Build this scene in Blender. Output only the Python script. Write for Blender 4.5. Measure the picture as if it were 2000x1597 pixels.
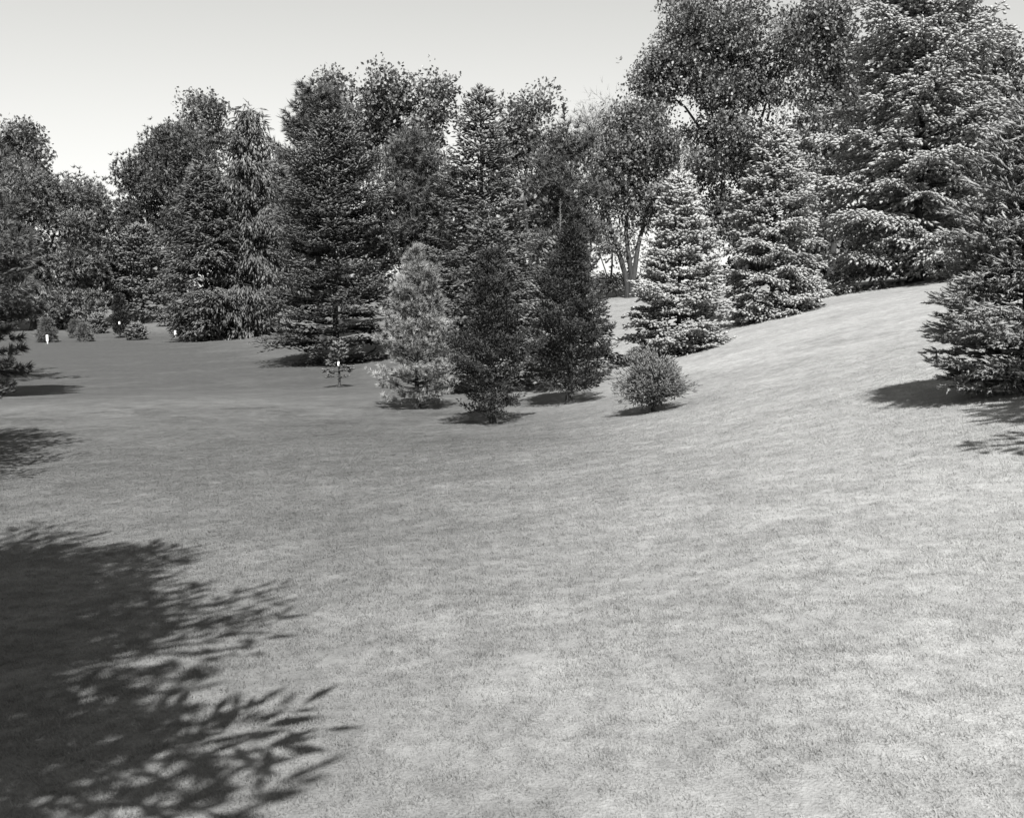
import bpy, math
import numpy as np

# ------------------------------------------------------------------ camera, sky, sun, exposure
scene = bpy.context.scene
for o in list(bpy.data.objects):
    bpy.data.objects.remove(o)
COL = scene.collection
R = math.radians
F = 1921.0                       # focal length in photograph pixels (2000 wide)
EYE = 1.7
TH = math.atan((798.5 - 600.0) / F)
CT, ST = math.cos(TH), math.sin(TH)

cam = bpy.data.cameras.new('camera')
cam.sensor_width = 36.0
cam.lens = 36.0 * F / 2000.0
cam.clip_start = 0.05
cam.clip_end = 3000.0
cam.dof.use_dof = True
cam.dof.focus_distance = 26.0
cam.dof.aperture_fstop = 7.0
cam_o = bpy.data.objects.new('camera', cam)
cam_o.location = (0, 0, EYE)
cam_o.rotation_euler = (math.pi / 2 - TH, 0, 0)
COL.objects.link(cam_o)
scene.camera = cam_o

SUN_EL = R(52)
SUN_AZ = R(7)                    # behind the camera, a little to the right
world = bpy.data.worlds.new('World')
scene.world = world
world.use_nodes = True
nt = world.node_tree
nt.nodes.clear()
sky = nt.nodes.new('ShaderNodeTexSky')
sky.sky_type = 'NISHITA'
sky.sun_disc = False
sky.sun_elevation = SUN_EL
sky.sun_rotation = math.pi - SUN_AZ
sky.air_density = 2.1
sky.dust_density = 0.1
sky.ozone_density = 1.0
sep = nt.nodes.new('ShaderNodeSeparateColor')
mul1 = nt.nodes.new('ShaderNodeMath'); mul1.operation = 'MULTIPLY'; mul1.inputs[1].default_value = 0.1
mul2 = nt.nodes.new('ShaderNodeMath'); mul2.operation = 'MULTIPLY_ADD'; mul2.inputs[1].default_value = 0.7
mul3 = nt.nodes.new('ShaderNodeMath'); mul3.operation = 'MULTIPLY_ADD'; mul3.inputs[1].default_value = 0.2
tint = nt.nodes.new('ShaderNodeMix'); tint.data_type = 'RGBA'; tint.blend_type = 'MULTIPLY'
tint.inputs[0].default_value = 1.0
tint.inputs[7].default_value = (1.0, 1.0, 0.97, 1)
bg = nt.nodes.new('ShaderNodeBackground')
bg.inputs['Strength'].default_value = 0.05
wo = nt.nodes.new('ShaderNodeOutputWorld')
nt.links.new(sky.outputs[0], sep.inputs[0])
nt.links.new(sep.outputs[0], mul1.inputs[0])       # a panchromatic plate behind a yellow-green filter
nt.links.new(sep.outputs[1], mul2.inputs[0])
nt.links.new(mul1.outputs[0], mul2.inputs[2])
nt.links.new(sep.outputs[2], mul3.inputs[0])
nt.links.new(mul2.outputs[0], mul3.inputs[2])
nt.links.new(mul3.outputs[0], tint.inputs[6])
nt.links.new(tint.outputs[2], bg.inputs['Color'])
nt.links.new(bg.outputs[0], wo.inputs['Surface'])

sun = bpy.data.lights.new('sun', 'SUN')
sun.energy = 5.0
sun.angle = R(0.5)
sun.color = (1.0, 0.997, 0.985)
sun_o = bpy.data.objects.new('sun', sun)
COL.objects.link(sun_o)
sun_o.location = (5, -20, 40)
# direction TO the sun: behind (-Y), slightly right (+X)
sun_o.rotation_euler = (math.pi / 2 - SUN_EL, 0, SUN_AZ)

scene.view_settings.view_transform = 'Standard'
scene.view_settings.look = 'None'
scene.view_settings.gamma = 1.0
scene.view_settings.use_curve_mapping = False
scene.view_settings.exposure = 1.45

# ------------------------------------------------------------------ pixel / world helpers
def ray(px, py):
    u = (px - 1000.0) / F
    v = (798.5 - py) / F
    return np.array((u, CT + v * ST, -ST + v * CT))

def at(px, py, d):
    r = ray(px, py)
    return np.array((0, 0, EYE)) + r * (d / r[1])

# ------------------------------------------------------------------ terrain
CP = [  # photo x, photo y, distance
    (-300, 1597, 3.45), (300, 1597, 3.38), (1000, 1597, 3.28), (1700, 1597, 3.1), (2300, 1597, 2.95),
    (-100, 1250, 5.6), (500, 1250, 5.35), (1000, 1250, 5.0), (1500, 1250, 4.7), (2000, 1250, 4.4),
    (-100, 1000, 10.6), (500, 1000, 10.0), (1000, 1000, 9.0), (1500, 1000, 7.7), (1950, 1000, 6.7),
    (0, 900, 15.5), (500, 880, 15.5), (900, 900, 13.0), (1400, 880, 12.0), (1900, 860, 8.9),
    (-60, 790, 26), (400, 780, 25.5), (960, 832, 20.0), (1115, 792, 22.0), (1275, 815, 17.5),
    (1990, 765, 11.3), (1500, 760, 18.0), (1750, 700, 17.5), (1700, 640, 24.0),
    (815, 802, 23.5), (662, 758, 33), (620, 720, 43), (1340, 700, 27.5), (1430, 655, 30), (1600, 600, 32),
    (1800, 576, 30), (1950, 560, 28), (1185, 730, 29.5), (1200, 690, 34), (1200, 625, 46), (1195, 568, 66),
    (440, 668, 64), (250, 664, 72), (92, 668, 70), (150, 640, 90), (330, 632, 88), (-150, 690, 60),
    (560, 640, 85), (800, 620, 75), (1000, 600, 75), (330, 575, 130), (700, 565, 130), (1200, 556, 100),
]
cp = np.array([at(*c) for c in CP])
extra = np.array([(0, 0, 0), (2.5, -3, 0.35), (-4, 0, -0.3), (-9, -5, -0.6), (8, 0, 1.0), (16, 10, 2.4), (25, 25, 3.6), (18, 34, 2.9),
                  (14, 40, 2.6), (22, 50, 3.4), (10, 52, 2.2), (20, 75, 3.6), (-25, 15, -1.2), (-40, 40, -0.9), (-60, 80, 0.2),
                  (0, -25, 0.4), (40, -10, 3.6), (-40, -20, -0.8), (60, 60, 4), (80, 130, 3.5), (-60, 150, 3.5), (20, 160, 3.2),
                  (-120, 60, 1), (120, 20, 4), (0, 230, 1.5), (140, 200, 2), (-150, 200, 2), (0, -80, 0.5)])
PTS = np.vstack([cp, extra])
def _phi(r2):
    return 0.5 * r2 * np.log(r2 + 1e-9)
n_ = len(PTS)
A = np.zeros((n_ + 3, n_ + 3))
dx = PTS[:, None, :2] - PTS[None, :, :2]
A[:n_, :n_] = _phi((dx ** 2).sum(-1)) + np.eye(n_) * 6.0
A[:n_, n_] = 1; A[:n_, n_ + 1:] = PTS[:, :2]
A[n_, :n_] = 1; A[n_ + 1:, :n_] = PTS[:, :2].T
WTS = np.linalg.solve(A, np.concatenate([PTS[:, 2], np.zeros(3)]))
def ground(x, y):
    x = np.asarray(x, float); y = np.asarray(y, float)
    sh = x.shape
    q = np.stack([x.ravel(), y.ravel()], 1)
    out = np.empty(len(q))
    for i in range(0, len(q), 20000):
        k = q[i:i + 20000]
        r2 = ((k[:, None, :] - PTS[None, :, :2]) ** 2).sum(-1)
        out[i:i + 20000] = _phi(r2) @ WTS[:n_] + WTS[n_] + k @ WTS[n_ + 1:]
    rr = np.hypot(q[:, 0], q[:, 1])
    w = np.clip((rr - 150) / 120, 0, 1); w = w * w * (3 - 2 * w)
    out = out * (1 - w) + 0.5 * w
    # gentle unevenness of old turf
    out += 0.012 * np.sin(q[:, 0] * 1.9 + 0.7 * np.sin(q[:, 1] * 1.1)) * np.cos(q[:, 1] * 1.3 + 1.0)
    return out.reshape(sh)

def hit(px, py):
    r = ray(px, py)
    t = np.concatenate([np.linspace(1.5, 40, 1500), np.linspace(40.05, 220, 2500)]) / r[1]
    p = np.array((0, 0, EYE))[None] + r[None] * t[:, None]
    below = p[:, 2] < ground(p[:, 0], p[:, 1])
    i = int(np.argmax(below)) if below.any() else len(t) - 1
    q = p[i]
    return np.array((q[0], q[1], float(ground(q[0], q[1]))))

def stand(px, d):
    x = (px - 1000.0) / F * d * CT
    return np.array((x, d, float(ground(x, d))))

# ------------------------------------------------------------------ materials
def nodes_of(name):
    m = bpy.data.materials.new(name)
    m.use_nodes = True
    t = m.node_tree
    t.nodes.clear()
    return m, t

def grey(v):
    return (v, v * 0.998, v * 0.982, 1)

def foliage_mat(name, dark, light, rough=0.55, spec=0.25, trans=0.12):
    m, t = nodes_of(name)
    L = t.links.new
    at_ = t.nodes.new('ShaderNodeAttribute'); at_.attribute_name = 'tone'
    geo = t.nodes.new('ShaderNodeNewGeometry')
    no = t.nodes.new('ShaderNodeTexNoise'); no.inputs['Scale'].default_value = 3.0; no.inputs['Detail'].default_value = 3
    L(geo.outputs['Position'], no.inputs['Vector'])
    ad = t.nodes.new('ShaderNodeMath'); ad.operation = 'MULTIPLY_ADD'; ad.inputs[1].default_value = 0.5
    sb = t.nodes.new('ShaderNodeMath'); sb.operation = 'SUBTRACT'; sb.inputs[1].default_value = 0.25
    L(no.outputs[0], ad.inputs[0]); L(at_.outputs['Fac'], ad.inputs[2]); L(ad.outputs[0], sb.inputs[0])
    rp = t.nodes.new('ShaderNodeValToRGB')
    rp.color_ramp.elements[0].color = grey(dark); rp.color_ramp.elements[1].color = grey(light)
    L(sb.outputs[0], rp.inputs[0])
    p = t.nodes.new('ShaderNodeBsdfPrincipled')
    p.inputs['Roughness'].default_value = rough
    p.inputs['Specular IOR Level'].default_value = spec
    L(rp.outputs[0], p.inputs['Base Color'])
    out = t.nodes.new('ShaderNodeOutputMaterial')
    if trans > 0:
        tr = t.nodes.new('ShaderNodeBsdfTranslucent')
        L(rp.outputs[0], tr.inputs['Color'])
        mx = t.nodes.new('ShaderNodeMixShader'); mx.inputs[0].default_value = trans
        L(p.outputs[0], mx.inputs[1]); L(tr.outputs[0], mx.inputs[2])
        L(mx.outputs[0], out.inputs['Surface'])
    else:
        L(p.outputs[0], out.inputs['Surface'])
    return m

def bark_mat(name, a, b, scale=9.0):
    m, t = nodes_of(name)
    L = t.links.new
    tc = t.nodes.new('ShaderNodeTexCoord')
    mp = t.nodes.new('ShaderNodeMapping'); mp.inputs['Scale'].default_value = (1, 1, 0.22)
    no = t.nodes.new('ShaderNodeTexNoise'); no.inputs['Scale'].default_value = scale; no.inputs['Detail'].default_value = 6
    L(tc.outputs['Object'], mp.inputs[0]); L(mp.outputs[0], no.inputs['Vector'])
    rp = t.nodes.new('ShaderNodeValToRGB')
    rp.color_ramp.elements[0].position = 0.3; rp.color_ramp.elements[1].position = 0.7
    rp.color_ramp.elements[0].color = grey(a); rp.color_ramp.elements[1].color = grey(b)
    L(no.outputs[0], rp.inputs[0])
    bp = t.nodes.new('ShaderNodeBump'); bp.inputs['Strength'].default_value = 0.7; bp.inputs['Distance'].default_value = 0.04
    L(no.outputs[0], bp.inputs['Height'])
    p = t.nodes.new('ShaderNodeBsdfPrincipled'); p.inputs['Roughness'].default_value = 0.85
    L(rp.outputs[0], p.inputs['Base Color']); L(bp.outputs[0], p.inputs['Normal'])
    out = t.nodes.new('ShaderNodeOutputMaterial'); L(p.outputs[0], out.inputs['Surface'])
    return m

def turf_mat(name, blades):
    """mown lawn: slope shading put into its colour, dark dell and pale hill, with mottled patches"""
    m, t = nodes_of(name)
    L = t.links.new
    geo = t.nodes.new('ShaderNodeNewGeometry')
    sx = t.nodes.new('ShaderNodeSeparateXYZ'); L(geo.outputs['Position'], sx.inputs[0])
    flat = t.nodes.new('ShaderNodeCombineXYZ'); L(sx.outputs[0], flat.inputs[0]); L(sx.outputs[1], flat.inputs[1])
    def noise(scale, detail, rough=0.5):
        n = t.nodes.new('ShaderNodeTexNoise')
        n.inputs['Scale'].default_value = scale; n.inputs['Detail'].default_value = detail; n.inputs['Roughness'].default_value = rough
        L(flat.outputs[0], n.inputs['Vector'])
        return n.outputs[0]
    def madd(x, a, b):
        n = t.nodes.new('ShaderNodeMath'); n.operation = 'MULTIPLY_ADD'
        L(x, n.inputs[0]); n.inputs[1].default_value = a
        if isinstance(b, float): n.inputs[2].default_value = b
        else: L(b, n.inputs[2])
        return n.outputs[0]
    big = noise(0.35, 4, 0.6); mid = noise(1.7, 5, 0.65); fine = noise(11, 5, 0.75); grain = noise(75, 2, 0.6)
    # light on the slope painted in as tone: paler uphill and rightwards, plus broad patches
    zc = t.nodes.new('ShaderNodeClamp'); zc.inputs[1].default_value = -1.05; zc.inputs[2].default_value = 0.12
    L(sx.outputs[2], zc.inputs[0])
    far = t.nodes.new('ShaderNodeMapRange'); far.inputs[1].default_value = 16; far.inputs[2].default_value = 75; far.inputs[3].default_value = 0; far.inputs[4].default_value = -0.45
    L(sx.outputs[1], far.inputs[0])            # grass tone darkens with distance
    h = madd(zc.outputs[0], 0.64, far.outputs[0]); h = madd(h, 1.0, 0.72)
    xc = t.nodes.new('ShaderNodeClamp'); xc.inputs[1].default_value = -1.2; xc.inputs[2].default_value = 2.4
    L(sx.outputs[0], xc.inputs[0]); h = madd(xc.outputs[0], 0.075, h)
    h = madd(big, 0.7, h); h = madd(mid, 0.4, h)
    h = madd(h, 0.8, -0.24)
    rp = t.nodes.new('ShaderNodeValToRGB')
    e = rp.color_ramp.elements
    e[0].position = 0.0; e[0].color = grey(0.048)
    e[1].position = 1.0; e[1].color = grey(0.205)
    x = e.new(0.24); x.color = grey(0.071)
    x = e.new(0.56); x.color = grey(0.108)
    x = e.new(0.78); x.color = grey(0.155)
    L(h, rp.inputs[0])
    # small clumps, worn spots
    tuft = noise(3.6, 4, 0.7); k = madd(tuft, 0.95, -0.475); k = madd(k, 1.0, madd(fine, 0.95, 0.525)); k = madd(grain, 0.55 if not blades else 0.2, k)
    k = madd(k, 1.0, -0.275 if not blades else -0.1)
    if blades:
        at_ = t.nodes.new('ShaderNodeAttribute'); at_.attribute_name = 'tone'
        k = madd(at_.outputs['Fac'], 0.6, k); k = madd(k, 1.0, 0.24)
    # long thin bands left by mowing and feet, and patches of coarser grass farther off
    st = t.nodes.new('ShaderNodeMapping'); st.inputs['Scale'].default_value = (0.22, 1.0, 1.0); st.inputs['Rotation'].default_value = (0, 0, 0.18)
    L(flat.outputs[0], st.inputs[0])
    bn = t.nodes.new('ShaderNodeTexNoise'); bn.inputs['Scale'].default_value = 0.9; bn.inputs['Detail'].default_value = 6; bn.inputs['Roughness'].default_value = 0.7
    L(st.outputs[0], bn.inputs['Vector'])
    k = madd(bn.outputs[0], 0.5, k); k = madd(mid, 0.3, k); k = madd(k, 1.0, -0.4)
    vm = t.nodes.new('ShaderNodeVectorMath'); vm.operation = 'SCALE'
    L(rp.outputs[0], vm.inputs[0]); L(k, vm.inputs['Scale'])
    p = t.nodes.new('ShaderNodeBsdfPrincipled'); p.inputs['Roughness'].default_value = 0.8; p.inputs['Specular IOR Level'].default_value = 0.12
    L(vm.outputs[0], p.inputs['Base Color'])
    out = t.nodes.new('ShaderNodeOutputMaterial')
    if blades:
        tr = t.nodes.new('ShaderNodeBsdfTranslucent'); L(vm.outputs[0], tr.inputs['Color'])
        mx = t.nodes.new('ShaderNodeMixShader'); mx.inputs[0].default_value = 0.45
        L(p.outputs[0], mx.inputs[1]); L(tr.outputs[0], mx.inputs[2]); L(mx.outputs[0], out.inputs['Surface'])
    else:
        bh = madd(fine, 0.6, madd(grain, 0.4, 0.0))
        bp = t.nodes.new('ShaderNodeBump'); bp.inputs['Strength'].default_value = 0.55; bp.inputs['Distance'].default_value = 0.05
        L(bh, bp.inputs['Height']); L(bp.outputs[0], p.inputs['Normal'])
        L(p.outputs[0], out.inputs['Surface'])
    return m

def paint_mat(name, v):
    m, t = nodes_of(name)
    L = t.links.new
    tc = t.nodes.new('ShaderNodeTexCoord')
    no = t.nodes.new('ShaderNodeTexNoise'); no.inputs['Scale'].default_value = 12; no.inputs['Detail'].default_value = 4
    L(tc.outputs['Object'], no.inputs['Vector'])
    rp = t.nodes.new('ShaderNodeValToRGB')
    rp.color_ramp.elements[0].color = grey(v * 0.85); rp.color_ramp.elements[1].color = grey(v)
    L(no.outputs[0], rp.inputs[0])
    p = t.nodes.new('ShaderNodeBsdfPrincipled'); p.inputs['Roughness'].default_value = 0.6
    L(rp.outputs[0], p.inputs['Base Color'])
    out = t.nodes.new('ShaderNodeOutputMaterial'); L(p.outputs[0], out.inputs['Surface'])
    return m

M = dict(
    bluespruce=foliage_mat('blue_spruce_needles', 0.15, 0.33, 0.55, 0.25, 0.05),
    nearfir=foliage_mat('near_fir_needles', 0.06, 0.24, 0.5, 0.25, 0.05),
    fir=foliage_mat('dark_fir_needles', 0.010, 0.125, 0.5, 0.25, 0.04),
    midfir=foliage_mat('fir_needles', 0.024, 0.16, 0.5, 0.25, 0.06),
    pine=foliage_mat('pine_needles', 0.027, 0.125, 0.5, 0.25, 0.1),
    palepine=foliage_mat('pale_pine_needles', 0.085, 0.27, 0.5, 0.25, 0.1),
    cedar=foliage_mat('cedar_scales', 0.009, 0.045, 0.6, 0.2, 0.05),
    weep=foliage_mat('weeping_scales', 0.026, 0.16, 0.55, 0.2, 0.08),
    leaf=foliage_mat('broad_leaves', 0.024, 0.2, 0.45, 0.35, 0.2),
    leafpale=foliage_mat('pale_leaves', 0.05, 0.18, 0.5, 0.25, 0.3),
    twig=foliage_mat('fine_twigs', 0.05, 0.12, 0.8, 0.1, 0.1),
    bark=bark_mat('dark_bark', 0.008, 0.03),
    barkg=bark_mat('grey_bark', 0.05, 0.14),
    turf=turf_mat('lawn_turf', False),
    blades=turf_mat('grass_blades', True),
    white=paint_mat('white_paint', 0.8),
)

# ------------------------------------------------------------------ mesh builders
def make_mesh(name, v, f, tone=None, smooth=True):
    me = bpy.data.meshes.new(name)
    v = np.ascontiguousarray(v, dtype=np.float32); f = np.ascontiguousarray(f, dtype=np.int32)
    me.vertices.add(len(v)); me.vertices.foreach_set('co', v.ravel())
    k = f.shape[1]
    me.loops.add(f.size); me.loops.foreach_set('vertex_index', f.ravel())
    me.polygons.add(len(f)); me.polygons.foreach_set('loop_start', np.arange(0, f.size, k, dtype=np.int32))
    if not smooth:
        me.polygons.foreach_set('use_smooth', np.zeros(len(f), dtype=bool))
    if tone is not None:
        a = me.attributes.new('tone', 'FLOAT', 'POINT')
        a.data.foreach_set('value', np.ascontiguousarray(tone, dtype=np.float32))
    me.update(calc_edges=True)
    return me

TRIS = [0]
def obj(name, me, mat, parent=None, loc=(0, 0, 0)):
    o = bpy.data.objects.new(name, me)
    if mat is not None and len(me.materials) == 0:
        me.materials.append(mat)
    o.parent = parent
    o.location = loc
    COL.objects.link(o)
    TRIS[0] += len(me.polygons)
    return o

def thing(name, label, cat, loc, group=None):
    e = bpy.data.objects.new(name, None)
    e.empty_display_size = 0.3
    e.location = loc
    e['label'] = label; e['category'] = cat
    if group: e['group'] = group
    COL.objects.link(e)
    return e

def unit(a):
    return a / (np.linalg.norm(a, axis=-1, keepdims=True) + 1e-9)

def tubes(pts, rad, sides):
    """pts (N,K,3), rad (N,K) -> one mesh of N tapered tubes"""
    N, K, _ = pts.shape
    ax = unit(pts[:, -1] - pts[:, 0])
    ref = np.where(np.abs(ax[:, 2:3]) > 0.8, np.array([[1.0, 0, 0]]), np.array([[0, 0, 1.0]]))
    a = unit(np.cross(ax, ref)); b = np.cross(ax, a)
    th = np.arange(sides) * 2 * np.pi / sides
    ring = a[:, None, None, :] * np.cos(th)[None, None, :, None] + b[:, None, None, :] * np.sin(th)[None, None, :, None]
    v = pts[:, :, None, :] + ring * rad[:, :, None, None]
    idx = np.arange(N * K * sides).reshape(N, K, sides)
    i0 = idx[:, :-1, :]; i1 = idx[:, 1:, :]
    j0 = np.roll(i0, -1, 2); j1 = np.roll(i1, -1, 2)
    f = np.concatenate([np.stack([i0, j0, j1], -1).reshape(-1, 3), np.stack([i0, j1, i1], -1).reshape(-1, 3)])
    return v.reshape(-1, 3), f

def join(parts):
    vs, fs, ts, n = [], [], [], 0
    for p in parts:
        v, f = p[0], p[1]
        vs.append(v); fs.append(f + n); n += len(v)
        ts.append(p[2] if len(p) > 2 else np.full(len(v), 0.5))
    return np.concatenate(vs), np.concatenate(fs), np.concatenate(ts)

# --- foliage templates: unit length along +X; (verts, tris)
def t_needle(rng, x0, ang, roll, ln, w):
    d = np.array((math.cos(ang), math.sin(ang) * math.cos(roll), math.sin(ang) * math.sin(roll)))
    s = unit(np.cross(d, rng.normal(size=3)))
    p = np.array((x0, 0, 0.0))
    return np.stack([p - s * w, p + s * w, p + d * ln])
def t_spindle(rr=0.16, peak=0.5, n=3, sq=1.0):
    th = np.arange(n) * 2 * np.pi / n + 0.5
    v = [(0, 0, 0)] + [(peak, rr * math.cos(a), rr * sq * math.sin(a)) for a in th] + [(1, 0, 0)]
    f = []
    for i in range(n):
        j = (i + 1) % n
        f += [(0, 1 + j, 1 + i), (1 + i, 1 + j, n + 1)]
    return np.array(v, float), np.array(f)
def with_needles(rng, core, k, ang, ln, w, flat=False):
    v, f = core
    vs, fs, n = [v], [f], len(v)
    for i in range(k):
        roll = (0 if i % 2 else math.pi) + rng.normal(0, 0.35) if flat else rng.uniform(0, 2 * math.pi)
        x0 = 0.08 + 0.86 * (i + rng.uniform(0, 1)) / k
        tri = t_needle(rng, x0, ang * rng.uniform(0.7, 1.25), roll, ln * rng.uniform(0.7, 1.2) * (1.15 - 0.5 * x0), w)
        vs.append(tri); fs.append(np.array([[n, n + 1, n + 2]])); n += 3
    return np.concatenate(vs), np.concatenate(fs)
def t_tuft(rng, k, spread, w):
    vs, fs = [], []
    for i in range(k):
        ang = spread * math.sqrt(rng.uniform(0.02, 1)); roll = rng.uniform(0, 2 * math.pi)
        vs.append(t_needle(rng, 0.12 * rng.uniform(0, 1), ang, roll, rng.uniform(0.65, 1.0), w)); fs.append([3 * i, 3 * i + 1, 3 * i + 2])
    return np.concatenate(vs), np.array(fs)
def t_leaves(rng, k, size, spread):
    vs, fs = [], []
    for i in range(k):
        c = rng.normal(size=3) * spread; c[0] += 0.4
        d = unit(rng.normal(size=3) + np.array((0.6, 0, -0.3))); s = unit(np.cross(d, rng.normal(size=3) * 0.6 + np.array((0, 0, 1.0))))
        nrm = np.cross(d, s)
        l = size * rng.uniform(0.7, 1.3)
        n = 5 * i
        vs += [c - d * l * 0.5, c + s * l * 0.33 - d * l * 0.02 + nrm * l * 0.08, c + d * l * 0.5, c - s * l * 0.33 - d * l * 0.02 + nrm * l * 0.08, c]
        fs += [(n, n + 1, n + 2), (n, n + 2, n + 3)]
    return np.array(vs), np.array(fs)
def t_spray(rng, k, w):
    """scale-leaved cedar spray: short blunt shoots branching forwards"""
    vs, fs, n = [], [], 0
    for i in range(k):
        x0 = rng.uniform(0, 0.55)
        d = unit(np.array((1.0, rng.normal(0, 0.55), rng.normal(0, 0.55))))
        l = rng.uniform(0.35, 0.62)
        s = unit(np.cross(d, rng.normal(size=3)))
        p = np.array((x0, rng.normal(0, 0.09), rng.normal(0, 0.09)))
        vs += [p, p + d * l * 0.55 + s * w, p + d * l, p + d * l * 0.5 - s * w]
        fs += [(n, n + 1, n + 2), (n, n + 2, n + 3)]; n += 4
    return np.array(vs), np.array(fs)

trng = np.random.default_rng(3)
TM = dict(
    near=[with_needles(trng, t_spindle(0.10, 0.45), 11, 0.8, 0.32, 0.032) for _ in range(4)],
    spruce=[with_needles(trng, t_spindle(0.21, 0.6), 4, 0.75, 0.40, 0.06) for _ in range(5)],
    coarse=[t_spindle(0.26, 0.5) for _ in range(2)],
    fir=[with_needles(trng, t_spindle(0.24, 0.5, 3, 0.5), 4, 0.85, 0.36, 0.06, True) for _ in range(5)],
    tuft=[t_tuft(trng, 11, 1.15, 0.055) for _ in range(5)],
    softtuft=[t_tuft(trng, 20, 1.05, 0.05) for _ in range(5)],
    spray=[t_spray(trng, 5, 0.085) for _ in range(5)],
    leaf=[t_leaves(trng, 5, 0.62, 0.34) for _ in range(5)],
    weep=[with_needles(trng, t_spindle(0.17, 0.4, 3, 0.5), 3, 0.6, 0.4, 0.08, True) for _ in range(4)],
    fartuft=[t_tuft(trng, 8, 1.25, 0.12) for _ in range(5)],
    twig=[t_tuft(trng, 5, 0.7, 0.012) for _ in range(4)],
)

def scatter(rng, tms, pos, dr, up, ln, wd, tone):
    """many small shoots / leaves merged into one mesh"""
    X = unit(dr); Y = unit(np.cross(up, X)); Z = np.cross(X, Y)
    which = rng.integers(0, len(tms), len(pos))
    out = []
    for k, (tv, tf) in enumerate(tms):
        s = np.nonzero(which == k)[0]
        if len(s) == 0: continue
        v = pos[s][:, None] + X[s][:, None] * (tv[None, :, 0:1] * ln[s][:, None, None]) + \
            Y[s][:, None] * (tv[None, :, 1:2] * wd[s][:, None, None]) + Z[s][:, None] * (tv[None, :, 2:3] * wd[s][:, None, None])
        f = tf[None] + (np.arange(len(s)) * len(tv))[:, None, None]
        out.append((v.reshape(-1, 3), f.reshape(-1, 3), np.repeat(tone[s], len(tv))))
    return join(out)

UP = np.array((0, 0, 1.0))
def profile(kind, t, p):
    if kind == 'cone':
        return (1 - t) ** p * np.minimum(1, 0.72 + t * 2.5)
    if kind == 'oval':
        return np.minimum(1.0, (t + 0.10) / 0.36) ** 0.6 * np.clip(1 - t, 0, 1) ** p * 1.25
    if kind == 'column':
        return np.minimum(1.0, (t + 0.25) / 0.4) * np.clip(1 - t ** 3, 0, 1) ** 0.8
    if kind == 'dome':
        return np.clip(1 - t ** 5, 0, 1) ** 0.6
    return (1 - t) ** p

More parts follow.
